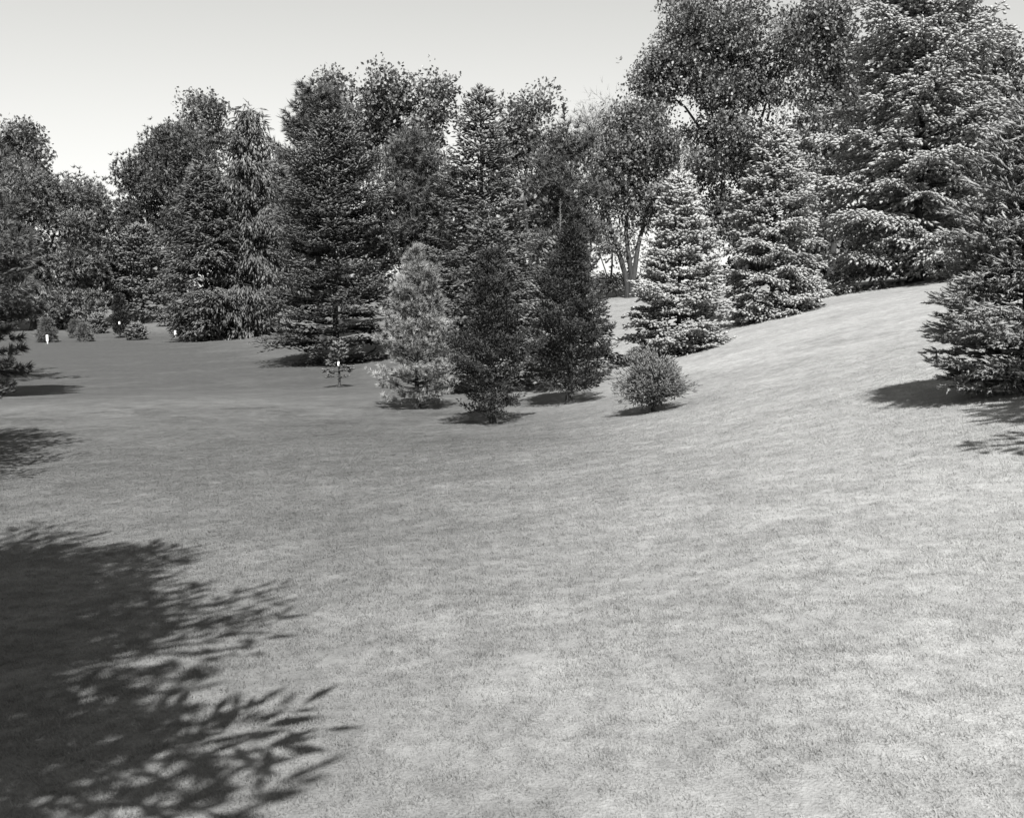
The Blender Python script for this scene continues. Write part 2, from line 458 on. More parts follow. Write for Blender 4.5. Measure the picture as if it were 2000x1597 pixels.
def conifer(seed, H, Rb, tm, hb=0.02, prof='cone', p=0.85, wsp=0.3, nper=7, el=(-8, 40), curve=0.12, sec_sp=0.18, sec_ang=52,
            sec_ratio=0.42, sec_droop=0.12, tw_sp=0.13, tw_l=0.2, tw_w=1.0, tw_ang=38, tw_up=0.15, hang=0.0, smin=0.2, rjit=0.28, gap=0.08,
            trunk_r=None, lead=0.06, lump=0.15, tonev=0.26, back=0.5, hole=0.7, wj=0.22, inner=0.45, tip=0.2):
    """a needle-leaved tree with whorled branches, side branches and shoots; returns trunk, branches, crown meshes"""
    rng = np.random.default_rng(seed)
    hs = [hb * H]
    while hs[-1] < H * (1 - lead * 0.6):
        hs.append(hs[-1] + wsp * (1 - 0.5 * hs[-1] / H) * rng.uniform(0.75, 1.25))
    h = np.repeat(np.array(hs[:-1]), nper)
    N = len(h)
    h = h + rng.normal(0, wsp * wj, N); h = np.clip(h, hb * H * 0.6, H * 0.985)
    az = np.tile(np.arange(nper) * 2 * np.pi / nper, len(hs) - 1) + np.repeat(rng.uniform(0, 6.28, len(hs) - 1), nper) + rng.normal(0, 0.25, N)
    t = np.clip((h / H - hb) / (1 - hb), 0, 1)
    ph = rng.uniform(0, 6.28, 4)
    lob = 1 + lump * (np.sin(2 * az + 3 * t * 3 + ph[0]) * 0.5 + np.sin(3 * az - 9 * t + ph[1]) * 0.5)
    L = Rb * profile(prof, t, p) * (1 - rjit * rng.uniform(0, 1, N) ** 1.5) * lob + tw_l * 0.4
    L = L * np.where(rng.uniform(0, 1, N) < 0.09, 1.22, 1.0)
    pit = np.sin(2 * az + h / wsp * 0.55 + ph[2]) * np.sin(3 * az - h / wsp * 0.83 + ph[3])
    keep = (rng.uniform(0, 1, N) > gap) & ((pit < 0.62) | (rng.uniform(0, 1, N) > hole))
    L = L * (1 - 0.16 * hole * np.clip(pit + 0.3, 0, 1))
    h, az, t, L = h[keep], az[keep], t[keep], L[keep]
    N = len(h)
    e = np.radians(el[0] + (el[1] - el[0]) * t ** 1.3 + rng.normal(0, 6 * wj / 0.22, N))
    rad = np.stack([np.cos(az), np.sin(az), np.zeros(N)], 1)
    cv = curve * rng.uniform(0.5, 1.5, N)
    B = np.stack([np.zeros(N), np.zeros(N), h], 1)
    def P(i, s):
        return B[i] + L[i][:, None] * (s[:, None] * np.cos(e[i])[:, None] * rad[i] + (s * np.sin(e[i]) + cv[i] * s * s)[:, None] * UP)
    def T(i, s):
        return unit(np.cos(e[i])[:, None] * rad[i] + (np.sin(e[i]) + 2 * cv[i] * s)[:, None] * UP)
    # side branches
    cnt = np.maximum(2, np.ceil(L * (1 - smin) / sec_sp * 2)).astype(int)
    bi = np.repeat(np.arange(N), cnt)
    k = np.arange(len(bi)) - np.repeat(np.cumsum(cnt) - cnt, cnt)
    s = smin + (1 - smin) * (k + rng.uniform(0, 1, len(bi))) / cnt[bi]
    s = np.clip(s, 0, 1)
    side = np.where(k % 2 == 0, 1.0, -1.0)
    tan = T(bi, s)
    lat = unit(np.cross(UP, rad[bi])) * side[:, None]
    a = np.radians(sec_ang + rng.normal(0, 9, len(bi)))
    d2 = unit(tan * np.cos(a)[:, None] + lat * np.sin(a)[:, None] + rng.normal(0, 0.1, (len(bi), 3)))
    l2 = sec_ratio * L[bi] * (1.08 - s) ** 0.75 * rng.uniform(0.65, 1.15, len(bi)) + tw_l * 0.5
    p2 = P(bi, s)
    # shoots
    c3 = np.maximum(1, np.ceil(l2 / tw_sp)).astype(int)
    si = np.repeat(np.arange(len(bi)), c3)
    k3 = np.arange(len(si)) - np.repeat(np.cumsum(c3) - c3, c3)
    u = (k3 + 1.0 - 0.7 * rng.uniform(0, 1, len(si))) / c3[si]
    sd = np.where(k3 % 2 == 0, 1.0, -1.0)
    sd = np.where(k3 == c3[si] - 1, sd * 0.3, sd)
    b = np.radians(tw_ang)
    lat2 = unit(np.cross(UP, d2[si])) * sd[:, None]
    dd = d2[si] * math.cos(b) + lat2 * math.sin(b) + UP * tw_up - UP * (2 * sec_droop * u)[:, None] + rng.normal(0, 0.16, (len(si), 3))
    dd = unit(dd)
    pos = p2[si] + d2[si] * (l2[si] * u)[:, None] - UP * (sec_droop * l2[si] * u * u)[:, None]
    if hang > 0:
        dd = unit(dd * (1 - hang) - UP * hang * rng.uniform(0.7, 1.3, (len(si), 1)))
        pos = pos - UP * (rng.uniform(0, 1, len(si)) * tw_l * 1.2 * hang)[:, None]
    ln = tw_l * rng.uniform(0.7, 1.25, len(si))
    br_tone = rng.normal(0, tonev * 0.5, N)
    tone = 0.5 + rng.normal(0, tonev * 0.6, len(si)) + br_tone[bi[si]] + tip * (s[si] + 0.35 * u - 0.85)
    # boughs turned away from the lawn are thinner
    ok = (rad[bi[si], 1] < 0.25) | (rng.uniform(0, 1, len(si)) > back)
    deep = (s[si] + u * 0.25) < 0.62
    ok &= ~deep | (rng.uniform(0, 1, len(si)) > inner)
    ln = np.where(deep, ln * (1 + 0.5 * inner), ln)
    si, pos, dd, ln, tone = si[ok], pos[ok], dd[ok], ln[ok], tone[ok]
    # main axis end shoots
    ti = np.repeat(np.arange(N), 3)
    ts = np.tile(np.array((0.82, 0.92, 0.99)), N)
    pos = np.concatenate([pos, P(ti, ts)]); dd = np.concatenate([dd, unit(T(ti, ts) + rng.normal(0, 0.12, (len(ti), 3)) - UP * hang)])
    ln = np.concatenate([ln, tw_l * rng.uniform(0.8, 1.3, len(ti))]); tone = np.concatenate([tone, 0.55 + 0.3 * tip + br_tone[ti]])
    # the tip of the tree
    nt_ = max(10, int(lead * H / tw_l * 10))
    zz = H * (1 - lead * 1.6 * rng.uniform(0, 1, nt_)); az3 = rng.uniform(0, 6.28, nt_)
    pos = np.concatenate([pos, np.stack([0 * zz, 0 * zz, zz], 1)])
    dd = np.concatenate([dd, unit(np.stack([np.cos(az3), np.sin(az3), rng.uniform(0.4, 1.6, nt_)], 1))])
    ln = np.concatenate([ln, tw_l * rng.uniform(0.7, 1.0, nt_)]); tone = np.concatenate([tone, np.full(nt_, 0.6)])
    upv = np.tile(UP, (len(pos), 1)) + rng.normal(0, 0.25, (len(pos), 3))
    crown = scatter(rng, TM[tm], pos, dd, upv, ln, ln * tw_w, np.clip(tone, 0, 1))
    # wood
    sk = np.linspace(0, 0.85, 4)
    ii = np.repeat(np.arange(N), 4); ss = np.tile(sk, N)
    bp = P(ii, ss).reshape(N, 4, 3)
    tr = trunk_r or H * 0.016
    br = (np.clip(L, 0, None) * 0.013 + 0.004)[:, None] * np.linspace(1, 0.25, 4)[None]
    branches = tubes(bp, br, 3)
    tk = np.linspace(-0.02, 0.97, 10)
    tp = np.stack([0.004 * H * np.sin(tk * 7 + ph[2]) * tk, 0.004 * H * np.cos(tk * 6 + ph[3]) * tk, tk * H], 1)[None]
    rr = tr * (1 - tk * 0.93) * (1 + 0.7 * np.exp(-np.clip(tk, 0, 1) * 40))
    trunk = tubes(tp, rr[None], 8)
    return trunk, branches, crown

def put_conifer(name, label, base, mat, group=None, bark='bark', cat='tree', leader=None, **kw):
    trunk, branches, crown = conifer(**kw)
    e = thing(name, label, cat, base, group)
    obj('trunk', make_mesh('trunk', *trunk), M[bark], e)
    obj('branches', make_mesh('branches', *branches), M[bark], e)
    obj('crown', make_mesh('crown', *crown), M[mat], e)
    if leader:
        H = kw['H']; rng = np.random.default_rng(5)
        l, w = leader
        n = 46
        zz = np.linspace(H * 0.97, H * 0.97 + l, n); az = np.arange(n) * 2.4
        pos = np.stack([0 * zz, 0 * zz, zz], 1)
        dd = np.stack([np.cos(az), np.sin(az), np.full(n, 1.3)], 1)
        ln = np.full(n, w)
        stem = tubes(np.array([[(0, 0, H * 0.95), (0.01, 0, H * 0.97 + l * 0.5), (0, 0, H * 0.97 + l)]]), np.array([[w * 0.35, w * 0.25, w * 0.1]]), 5)
        cr = scatter(rng, TM['spruce'], pos, dd, np.tile(UP, (n, 1)), ln, ln * 0.7, np.full(n, 0.6))
        obj('leader', make_mesh('leader', *join([stem, cr])), M[mat], e)
    return e

def cloud(seed, lobes, n, tm, size, width=1.0, clump=9, clump_r=0.35, shell=0.55, out=0.8, upb=0.2, tonev=0.2, flatten=0.75):
    """leaf masses: clumps spread through rounded lobes. lobes: (x, y, z, rx, ry, rz) in metres"""
    rng = np.random.default_rng(seed)
    lb = np.array(lobes, float)
    vol = (lb[:, 3] * lb[:, 4] * lb[:, 5]) ** 0.72
    w = rng.choice(len(lb), n, p=vol / vol.sum())
    ns = 9                                        # each lobe is a bunch of smaller leaf masses
    sdir = unit(rng.normal(size=(len(lb), ns, 3))); srad = rng.uniform(0.26, 0.5, (len(lb), ns)); soff = rng.uniform(0.4, 0.78, (len(lb), ns))
    j = rng.integers(0, ns, n)
    d = unit(rng.normal(size=(n, 3)))
    r = rng.uniform(shell ** 3, 1, n) ** (1 / 3) * rng.uniform(0.8, 1.1, n)
    loc = sdir[w, j] * soff[w, j][:, None] + d * (r * srad[w, j])[:, None]
    ok = (loc[:, 1] < 0.2) | (rng.uniform(0, 1, n) > 0.45)
    w, d, loc = w[ok], d[ok], loc[ok]; n = len(w)
    c = lb[w, :3] + loc * lb[w, 3:]
    ctone = rng.normal(0, tonev * 0.6, n)
    ci = np.repeat(np.arange(n), clump)
    off = rng.normal(size=(len(ci), 3)) * clump_r * np.array((1, 1, flatten))
    pos = c[ci] + off
    dd = unit(d[ci] * out + unit(off) * 0.7 + UP * upb + rng.normal(0, 0.3, (len(ci), 3)))
    ln = size * rng.uniform(0.7, 1.3, len(ci))
    tone = np.clip(0.5 + ctone[ci] + rng.normal(0, tonev * 0.7, len(ci)), 0, 1)
    crown = scatter(rng, TM[tm], pos, dd, np.tile(UP, (len(ci), 1)) + rng.normal(0, 0.5, (len(ci), 3)), ln, ln * width, tone)
    return crown, c, w, rng

def limbs(rng, start, ends, r0, r1, sides=5, sag=0.15, K=6):
    """curved tapering limbs from start points to ends"""
    N = len(ends)
    start = np.broadcast_to(start, ends.shape)
    u = np.linspace(0, 1, K)
    dv = ends - start
    ln = np.linalg.norm(dv, axis=1)
    wob = rng.normal(0, 0.06, (N, 3)) * ln[:, None]
    pts = start[:, None] + dv[:, None] * u[None, :, None] + wob[:, None] * np.sin(u * np.pi)[None, :, None] + \
        rng.normal(0, 0.012, (N, K, 3)) * ln[:, None, None] * (u * (1 - u) * 4)[None, :, None]
    pts[:, :, 2] += sag * ln[:, None] * (np.sin(u * np.pi) * 0.5)[None]
    rad = r0[:, None] * (1 - u)[None] + r1[:, None] * u[None]
    return tubes(pts, rad, sides)

def put_broadleaf(name, label, d, px, plobes, mat, n, size, stems=None, group=None, seed=1, tm='leaf', clump=9, clump_r=None, shell=0.5,
                  trunk_r=0.16, bark='bark', cat='tree', depth=0.85, base=None, twigs=0.5, fork=0.35, **kw):
    """broad crown given as lobes seen in the photo: (px, py, rx, ry) at distance d"""
    b = stand(px, d) if base is None else base
    rng = np.random.default_rng(seed + 77)
    lobes = []
    for (lx, ly, rx, ry) in plobes:
        q = at(lx, ly, b[1]) - b
        s = b[1] / F
        dy = rng.uniform(-0.35, 0.35) * rx * s
        lobes.append((q[0], dy, q[2], rx * s, rx * s * depth, ry * s))
    s = b[1] / F
    crown, c, w, rng = cloud(seed, lobes, n, tm, size, clump=clump, clump_r=clump_r or size * 1.1, shell=shell, **kw)
    e = thing(name, label, cat, b, group)
    lb = np.array(lobes)
    top = lb[:, 2].max()
    stems = stems or [(0.0, 0.0)]
    tr, br = [], []
    forks = []
    for k, (sx, lean) in enumerate(stems):
        zf = fork * top
        u = np.linspace(-0.03, 1, 9)
        pts = np.stack([sx * np.minimum(1, u * 3).clip(0) + lean * u.clip(0) ** 1.3 + 0.015 * top * np.sin(u * 6 + k), 0.012 * top * np.cos(u * 5 + k) + 0 * u, u * zf], 1)[None]
        rr = trunk_r * (1 - 0.45 * u.clip(0)) * (1 + 0.5 * np.exp(-u.clip(0) * 14))
        tr.append(tubes(pts, rr[None], 9))
        forks.append(pts[0, -1])
    forks = np.array(forks)
    near = np.argmin(np.abs(forks[None, :, 0] - lb[:, None, 0]), 1)
    br.append(limbs(rng, forks[near], lb[:, :3], np.full(len(lb), trunk_r * 0.55), np.full(len(lb), trunk_r * 0.22), 6))
    m = rng.uniform(0, 1, len(c)) < twigs
    br.append(limbs(rng, lb[w[m], :3], c[m], np.full(m.sum(), trunk_r * 0.16), np.full(m.sum(), trunk_r * 0.04), 3, K=4))
    for q in tr: obj('trunk', make_mesh('trunk', *q), M[bark], e)
    obj('branches', make_mesh('branches', *join(br)[:2]), M[bark], e)
    obj('crown', make_mesh('crown', *crown), M[mat], e)
    return e

# ------------------------------------------------------------------ the ground
ax = np.concatenate([-np.geomspace(14, 700, 45)[::-1], np.linspace(-13.8, 13.8, 100), np.geomspace(14, 700, 45)])
ay = np.concatenate([-np.geomspace(2, 300, 30)[::-1], np.linspace(-1.8, 50, 170), np.geomspace(50.4, 900, 60)])
gx, gy = np.meshgrid(ax, ay)
gz = ground(gx, gy)
gv = np.stack([gx.ravel(), gy.ravel(), gz.ravel()], 1)
nx, ny = len(ax), len(ay)
ii = np.arange(nx * ny).reshape(ny, nx)
gf = np.stack([ii[:-1, :-1], ii[:-1, 1:], ii[1:, 1:], ii[1:, :-1]], -1).reshape(-1, 4)
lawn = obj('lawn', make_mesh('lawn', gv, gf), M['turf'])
lawn['kind'] = 'structure'

def grass():
    """a small turf of blades laid over the nearest lawn again and again (geometry nodes), turned each time"""
    rng = np.random.default_rng(8)
    T = 0.42; nb = 1700
    x = rng.uniform(-T / 2, T / 2, nb); y = rng.uniform(-T / 2, T / 2, nb)
    az = rng.uniform(0, 6.28, nb); lean = rng.uniform(0.35, 1.25, nb)
    clump = 0.75 + 0.35 * np.sin(x * 31 + 1) * np.sin(y * 27 + 2) + 0.2 * np.sin(x * 73) * np.cos(y * 67)
    ln = rng.uniform(0.018, 0.036, nb) * clump
    wd = rng.uniform(0.0016, 0.0028, nb)
    dr = np.stack([np.cos(az) * np.sin(lean), np.sin(az) * np.sin(lean), np.cos(lean)], 1)
    sd = np.stack([-np.sin(az), np.cos(az), 0 * az], 1)
    p = np.stack([x, y, np.full(nb, -0.004)], 1)
    v = np.stack([p - sd * wd[:, None], p + sd * wd[:, None], p + dr * ln[:, None]], 1).reshape(-1, 3)
    f = np.arange(nb * 3).reshape(-1, 3)
    tone = np.repeat(np.clip(rng.normal(0.5, 0.2, nb), 0, 1), 3)
    g = 0.31
    tx, ty = np.meshgrid(np.arange(-15, 15, g), np.arange(1.6, 25, g))
    tx = tx.ravel() + rng.normal(0, 0.05, tx.size); ty = ty.ravel() + rng.normal(0, 0.05, ty.size)
    ok = (np.abs(tx) < ty * 0.58 + 0.7) & (np.hypot(tx, ty) < 24 + rng.normal(0, 1.2, tx.size))
    tx, ty = tx[ok], ty[ok]; m = len(tx)
    tz = ground(tx, ty)
    gxn = (ground(tx + 0.2, ty) - ground(tx - 0.2, ty)) / 0.4
    gyn = (ground(tx, ty + 0.2) - ground(tx, ty - 0.2)) / 0.4
    fade = np.clip((25.5 - np.hypot(tx, ty)) / 12.0, 0.15, 1)
    pts = np.stack([tx, ty, tz], 1)
    me = bpy.data.meshes.new('grass')
    allv = np.concatenate([v, pts]).astype(np.float32)
    me.vertices.add(len(allv)); me.vertices.foreach_set('co', allv.ravel())
    me.loops.add(f.size); me.loops.foreach_set('vertex_index', f.ravel().astype(np.int32))
    me.polygons.add(len(f)); me.polygons.foreach_set('loop_start', np.arange(0, f.size, 3, dtype=np.int32))
    def attr(nm, ty_, data, key='value'):
        a_ = me.attributes.new(nm, ty_, 'POINT'); a_.data.foreach_set(key, np.ascontiguousarray(data.ravel()))
    attr('tone', 'FLOAT', np.concatenate([tone, np.zeros(m)]).astype(np.float32))
    attr('spot', 'BOOLEAN', np.concatenate([np.zeros(len(v), bool), np.ones(m, bool)]))
    attr('turn', 'FLOAT_VECTOR', np.concatenate([np.zeros((len(v), 3)), np.stack([np.arctan(gyn), -np.arctan(gxn), 0 * gxn], 1)]).astype(np.float32), 'vector')
    attr('spin', 'FLOAT', np.concatenate([np.zeros(len(v)), rng.uniform(0, 6.28, m)]).astype(np.float32))
    attr('tall', 'FLOAT', np.concatenate([np.ones(len(v)), fade]).astype(np.float32))
    me.update(calc_edges=True)
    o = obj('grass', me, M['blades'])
    ng = bpy.data.node_groups.new('lay_turf', 'GeometryNodeTree')
    ng.interface.new_socket('Geometry', in_out='INPUT', socket_type='NodeSocketGeometry')
    ng.interface.new_socket('Geometry', in_out='OUTPUT', socket_type='NodeSocketGeometry')
    N = ng.nodes.new; K = ng.links.new
    gi = N('NodeGroupInput'); go = N('NodeGroupOutput')
    def named(nm, ty_):
        q = N('GeometryNodeInputNamedAttribute'); q.data_type = ty_; q.inputs['Name'].default_value = nm
        return q.outputs['Attribute']
    sp = N('GeometryNodeSeparateGeometry'); sp.domain = 'POINT'
    K(gi.outputs[0], sp.inputs['Geometry']); K(named('spot', 'BOOLEAN'), sp.inputs['Selection'])
    ip = N('GeometryNodeInstanceOnPoints')
    K(sp.outputs['Selection'], ip.inputs['Points']); K(sp.outputs['Inverted'], ip.inputs['Instance'])
    e2r = N('FunctionNodeEulerToRotation'); K(named('turn', 'FLOAT_VECTOR'), e2r.inputs[0])
    sc = N('ShaderNodeCombineXYZ'); sc.inputs[0].default_value = 1; sc.inputs[1].default_value = 1
    K(named('tall', 'FLOAT'), sc.inputs[2])
    spin = N('ShaderNodeCombineXYZ'); K(named('spin', 'FLOAT'), spin.inputs[2])
    s2r = N('FunctionNodeEulerToRotation'); K(spin.outputs[0], s2r.inputs[0])
    rr_ = N('FunctionNodeRotateRotation'); rr_.rotation_space = 'LOCAL'
    K(e2r.outputs[0], rr_.inputs[0]); K(s2r.outputs[0], rr_.inputs[1])
    K(rr_.outputs[0], ip.inputs['Rotation']); K(sc.outputs[0], ip.inputs['Scale'])
    K(ip.outputs[0], go.inputs[0])
    md = o.modifiers.new('lay_turf', 'NODES'); md.node_group = ng
    o['kind'] = 'stuff'; o['label'] = 'short mown grass blades covering the lawn nearest the viewer'; o['category'] = 'grass'
grass()

# ------------------------------------------------------------------ conifers in the middle and on the right
def hgt(base, py):
    return float(at(1000, py, base[1])[2] - base[2])
def mpx(base):
    return base[1] / F
SP = dict(hb=0.02)

b = hit(1275, 804); s = mpx(b)
M['bushn'] = foliage_mat('bush_needles', 0.05, 0.19, 0.5, 0.25, 0.05)
def round_bush():
    H = hgt(b, 676)
    e = thing('round_bush', 'round bushy little conifer standing alone on the slope before the pale spruce', 'bush', b)
    R0 = 69 * s
    zc = H * 0.47
    rng = np.random.default_rng(21)
    # sprigs grow in irregular knots all over the bush
    nk = 170
    kd = unit(rng.normal(size=(nk, 3))); kr = rng.uniform(0.62, 1.0, nk) * (1 + 0.17 * np.sin(3 * kd[:, 0] + 4 * kd[:, 2]) + 0.07 * np.sin(7 * kd[:, 1] + 2))
    per = 22
    ki = np.repeat(np.arange(nk), per); n = len(ki)
    d = unit(kd[ki] + rng.normal(0, 0.17, (n, 3)))
    r = kr[ki] * rng.uniform(0.72, 1.04, n)
    shape = np.stack([d[:, 0] * R0, d[:, 1] * R0, np.where(d[:, 2] > 0, d[:, 2] * H * 0.5, d[:, 2] * H * 0.42)], 1)
    pos = np.array((0, 0, zc)) + shape * r[:, None]
    dd = unit(d * 0.8 + UP * 0.5 + rng.normal(0, 0.4, (n, 3)))
    ln = rng.uniform(0.06, 0.13, n)
    tone = np.clip(0.5 + rng.normal(0, 0.17, nk)[ki] + rng.normal(0, 0.15, n), 0, 1)
    cr = scatter(rng, TM['near'], pos, dd, np.tile(UP, (n, 1)), ln, ln, tone)
    obj('crown', make_mesh('crown', *cr), M['bushn'], e)
    k = rng.integers(0, n, 260)
    st = np.stack([0 * k, 0 * k, rng.uniform(0.05, 0.55, 260) * H], 1)
    obj('branches', make_mesh('branches', *limbs(rng, st, pos[k], np.full(260, 0.012), np.full(260, 0.003), 3, K=4)), M['bark'], e)
    obj('trunk', make_mesh('trunk', *tubes(np.array([[(0, 0, -0.03), (0.01, 0, H * 0.3), (0, 0.01, H * 0.8)]]), np.array([[0.045, 0.03, 0.01]]), 7)), M['bark'], e)
round_bush()

b = hit(1325, 690); s = mpx(b)
put_conifer('blue_spruce_tree', 'pale blue spruce with a tall bare leader behind the round bush', b, 'bluespruce', seed=31, H=hgt(b, 335), Rb=114 * s, tm='spruce',
            leader=(38 * s, 7 * s), hb=0.008, p=0.84, wsp=0.27, nper=9, hole=0.45, el=(-6, 42), curve=0.1, sec_sp=0.10, sec_ratio=0.5, tw_sp=0.07, tw_l=0.18, tw_w=1.0, tw_up=0.2, smin=0.25, gap=0.04)
b = stand(1508, 33); s = mpx(b)
put_conifer('blue_spruce_tree', 'pale layered blue spruce standing between the leader spruce and the tallest spruce', b, 'bluespruce', seed=32, H=hgt(b, 245), Rb=118 * s, tm='spruce',
            leader=(40 * s, 7 * s), hb=0.004, p=0.66, wsp=0.40, wj=0.15, nper=10, hole=0.3, el=(-10, 40), curve=0.1, sec_sp=0.11, sec_ratio=0.5, sec_droop=0.2, tw_sp=0.08, tw_l=0.21, tw_w=0.9, tw_up=0.08, smin=0.25, gap=0.06)
b = stand(1785, 37); s = mpx(b)
put_conifer('blue_spruce_tree', 'tallest pale blue spruce with broad tiered boughs on the hill crest at right', b, 'bluespruce', seed=133, H=hgt(b, -150), Rb=240 * s, tm='spruce',
            hb=0.006, p=0.58, wsp=0.6, wj=0.16, nper=10, hole=0.15, el=(-12, 38), curve=0.12, sec_sp=0.155, sec_ratio=0.5, sec_droop=0.28, tw_sp=0.11, tw_l=0.26, tw_w=0.9, tw_up=0.08, smin=0.2, gap=0.05, rjit=0.4, lump=0.25)
b = hit(1995, 758); s = mpx(b)
put_conifer('fir_tree', 'nearest conifer at the right edge with bristly spreading shoots and shadow on the grass', b, 'nearfir', seed=34, H=hgt(b, 225), Rb=200 * s, tm='near',
            leader=(70 * s, 9 * s), hb=0.015, p=0.62, wsp=0.135, nper=10, hole=0.25, el=(-4, 48), curve=0.12, sec_sp=0.08, sec_ratio=0.45, sec_droop=0.05, tw_sp=0.072, tw_l=0.15, tw_w=1.1, tw_up=0.15,
            smin=0.2, gap=0.03, trunk_r=0.06)

b = hit(962, 826); s = mpx(b)
put_conifer('cedar_tree', 'dark bushy red cedar, the nearest of the centre group, foliage down to the grass', b, 'cedar', seed=41, H=hgt(b, 500), Rb=76 * s, tm='spray',
            prof='oval', p=0.6, hb=0.03, wsp=0.14, nper=9, el=(14, 60), curve=0.15, sec_sp=0.09, sec_ratio=0.4, sec_ang=48, sec_droop=0.0, tw_sp=0.07, tw_l=0.145, tw_w=1.0, tw_ang=35, tw_up=0.5, smin=0.35, gap=0.12, rjit=0.6, lump=0.5, hole=0.6, inner=0.25)
b = hit(1113, 788); s = mpx(b)
put_conifer('cedar_tree', 'darkest red cedar with a short bare trunk, right of the nearest cedar', b, 'cedar', seed=42, H=hgt(b, 455), Rb=78 * s, tm='spray',
            prof='oval', p=0.62, hb=0.07, wsp=0.15, nper=9, el=(8, 60), curve=0.15, sec_sp=0.095, sec_ratio=0.4, sec_ang=48, sec_droop=0.0, tw_sp=0.075, tw_l=0.15, tw_w=1.0, tw_ang=35, tw_up=0.45, smin=0.35, gap=0.1, rjit=0.55, lump=0.5, trunk_r=0.08, hole=0.35, inner=0.15)
b = hit(815, 797); s = mpx(b)
put_conifer('pine_tree', 'pale soft young pine at the left front of the centre group', b, 'palepine', seed=43, H=hgt(b, 488), Rb=94 * s, tm='softtuft',
            prof='oval', p=0.95, hb=0.03, wsp=0.22, nper=10, el=(4, 58), curve=0.22, sec_sp=0.15, sec_ratio=0.42, sec_droop=-0.1, tw_sp=0.125, tw_l=0.165, tw_w=0.85, tw_up=0.6, smin=0.35, gap=0.14, rjit=0.38, lump=0.28, tonev=0.4, hole=0.5)
b = stand(1093, 27); s = mpx(b)
put_conifer('spruce_tree', 'slender young spruce whose pale bare leader rises above the darkest cedar', b, 'midfir', seed=44, H=hgt(b, 470), Rb=110 * s, tm='spruce',
            leader=(85 * s, 5 * s), hb=0.03, p=0.85, wsp=0.26, nper=7, el=(5, 40), curve=0.1, sec_sp=0.15, tw_sp=0.12, tw_l=0.2, tw_w=0.9, smin=0.2, gap=0.1)
b = stand(955, 29); s = mpx(b)
put_conifer('hemlock_tree', 'grey feathery hemlock filling the gap behind the two red cedars', b, 'midfir', seed=45, H=hgt(b, 430), Rb=140 * s, tm='fir',
            hb=0.02, p=0.66, wsp=0.26, nper=9, el=(0, 40), curve=-0.05, sec_sp=0.16, sec_droop=0.25, tw_sp=0.125, tw_l=0.21, tw_w=1.0, smin=0.25, gap=0.1)
b = stand(1120, 31); s = mpx(b)
put_conifer('hemlock_tree', 'low dark hemlock with drooping boughs just showing right of the darkest cedar', b, 'fir', seed=46, H=hgt(b, 500), Rb=96 * s, tm='fir',
            hb=0.02, p=0.6, wsp=0.3, nper=8, el=(-8, 35), curve=-0.05, sec_sp=0.18, sec_droop=0.25, tw_sp=0.13, tw_l=0.22, tw_w=1.0, smin=0.25, gap=0.12)
b = stand(940, 44); s = mpx(b)
put_conifer('fir_tree', 'tall pointed fir with pale tips at the centre of the tree line', b, 'midfir', seed=47, H=hgt(b, 168), Rb=148 * s, tm='fir',
            hb=0.03, p=0.8, wsp=0.56, wj=0.15, nper=9, hole=0.5, el=(-5, 38), curve=0.14, sec_sp=0.19, sec_ratio=0.48, sec_droop=0.15, tw_sp=0.14, tw_l=0.3, tw_w=0.9, tw_up=0.15, smin=0.25, gap=0.08, rjit=0.35, tip=0.8)
put_broadleaf('pine_tree', 'dark pine with several upright candle tops left of the multi stemmed tree', 46, 1112,
              [(1078, 300, 22, 50), (1110, 285, 24, 48), (1140, 295, 22, 48), (1062, 350, 24, 50), (1095, 370, 50, 60), (1138, 380, 42, 60), (1110, 450, 66, 55), (1150, 470, 40, 40), (1085, 500, 55, 45)],
              'pine', 620, 0.32, seed=48, tm='tuft', clump=7, clump_r=0.26, shell=0.3, trunk_r=0.14, fork=0.5, out=0.35, upb=1.1, tonev=0.3)
put_broadleaf('pine_tree', 'mid grey pine with upswept tufts between the dark fir and the pointed fir', 48, 803,
              [(803, 275, 26, 42), (775, 315, 30, 45), (832, 320, 30, 45), (800, 360, 60, 50), (755, 390, 40, 45), (845, 395, 42, 50), (800, 440, 75, 50), (850, 480, 45, 40), (760, 480, 45, 30)],
              'pine', 640, 0.34, seed=49, tm='tuft', clump=7, clump_r=0.28, shell=0.3, trunk_r=0.14, fork=0.5, out=0.4, upb=1.0, tonev=0.35)
# the big dark fir
b = stand(655, 45); s = mpx(b)
put_conifer('fir_tree', 'broad dark fir with tiered boughs sweeping down to the lawn', b, 'fir', seed=51, H=hgt(b, 255), Rb=152 * s, tm='fir',
            hb=0.012, p=0.42, wsp=0.72, wj=0.13, nper=11, hole=0.2, el=(-11, 36), curve=0.26, sec_sp=0.15, sec_ratio=0.52, sec_droop=0.03, tw_sp=0.125, tw_l=0.27, tw_w=0.85, tw_up=0.05, smin=0.2, gap=0.1, rjit=0.42, lump=0.25, tonev=0.3, tip=1.1)
b = stand(625, 56); s = mpx(b)
put_conifer('larch_tree', 'feathery dark conifer with a ragged top rising behind the broad dark fir', b, 'fir', seed=52, H=hgt(b, 178), Rb=95 * s, tm='tuft',
            prof='oval', p=0.45, hb=0.3, wsp=0.52, nper=9, el=(5, 55), curve=0.1, sec_sp=0.36, sec_ratio=0.4, tw_sp=0.27, tw_l=0.4, tw_w=1.0, tw_up=0.35, smin=0.2, gap=0.12, rjit=0.4, lump=0.25)
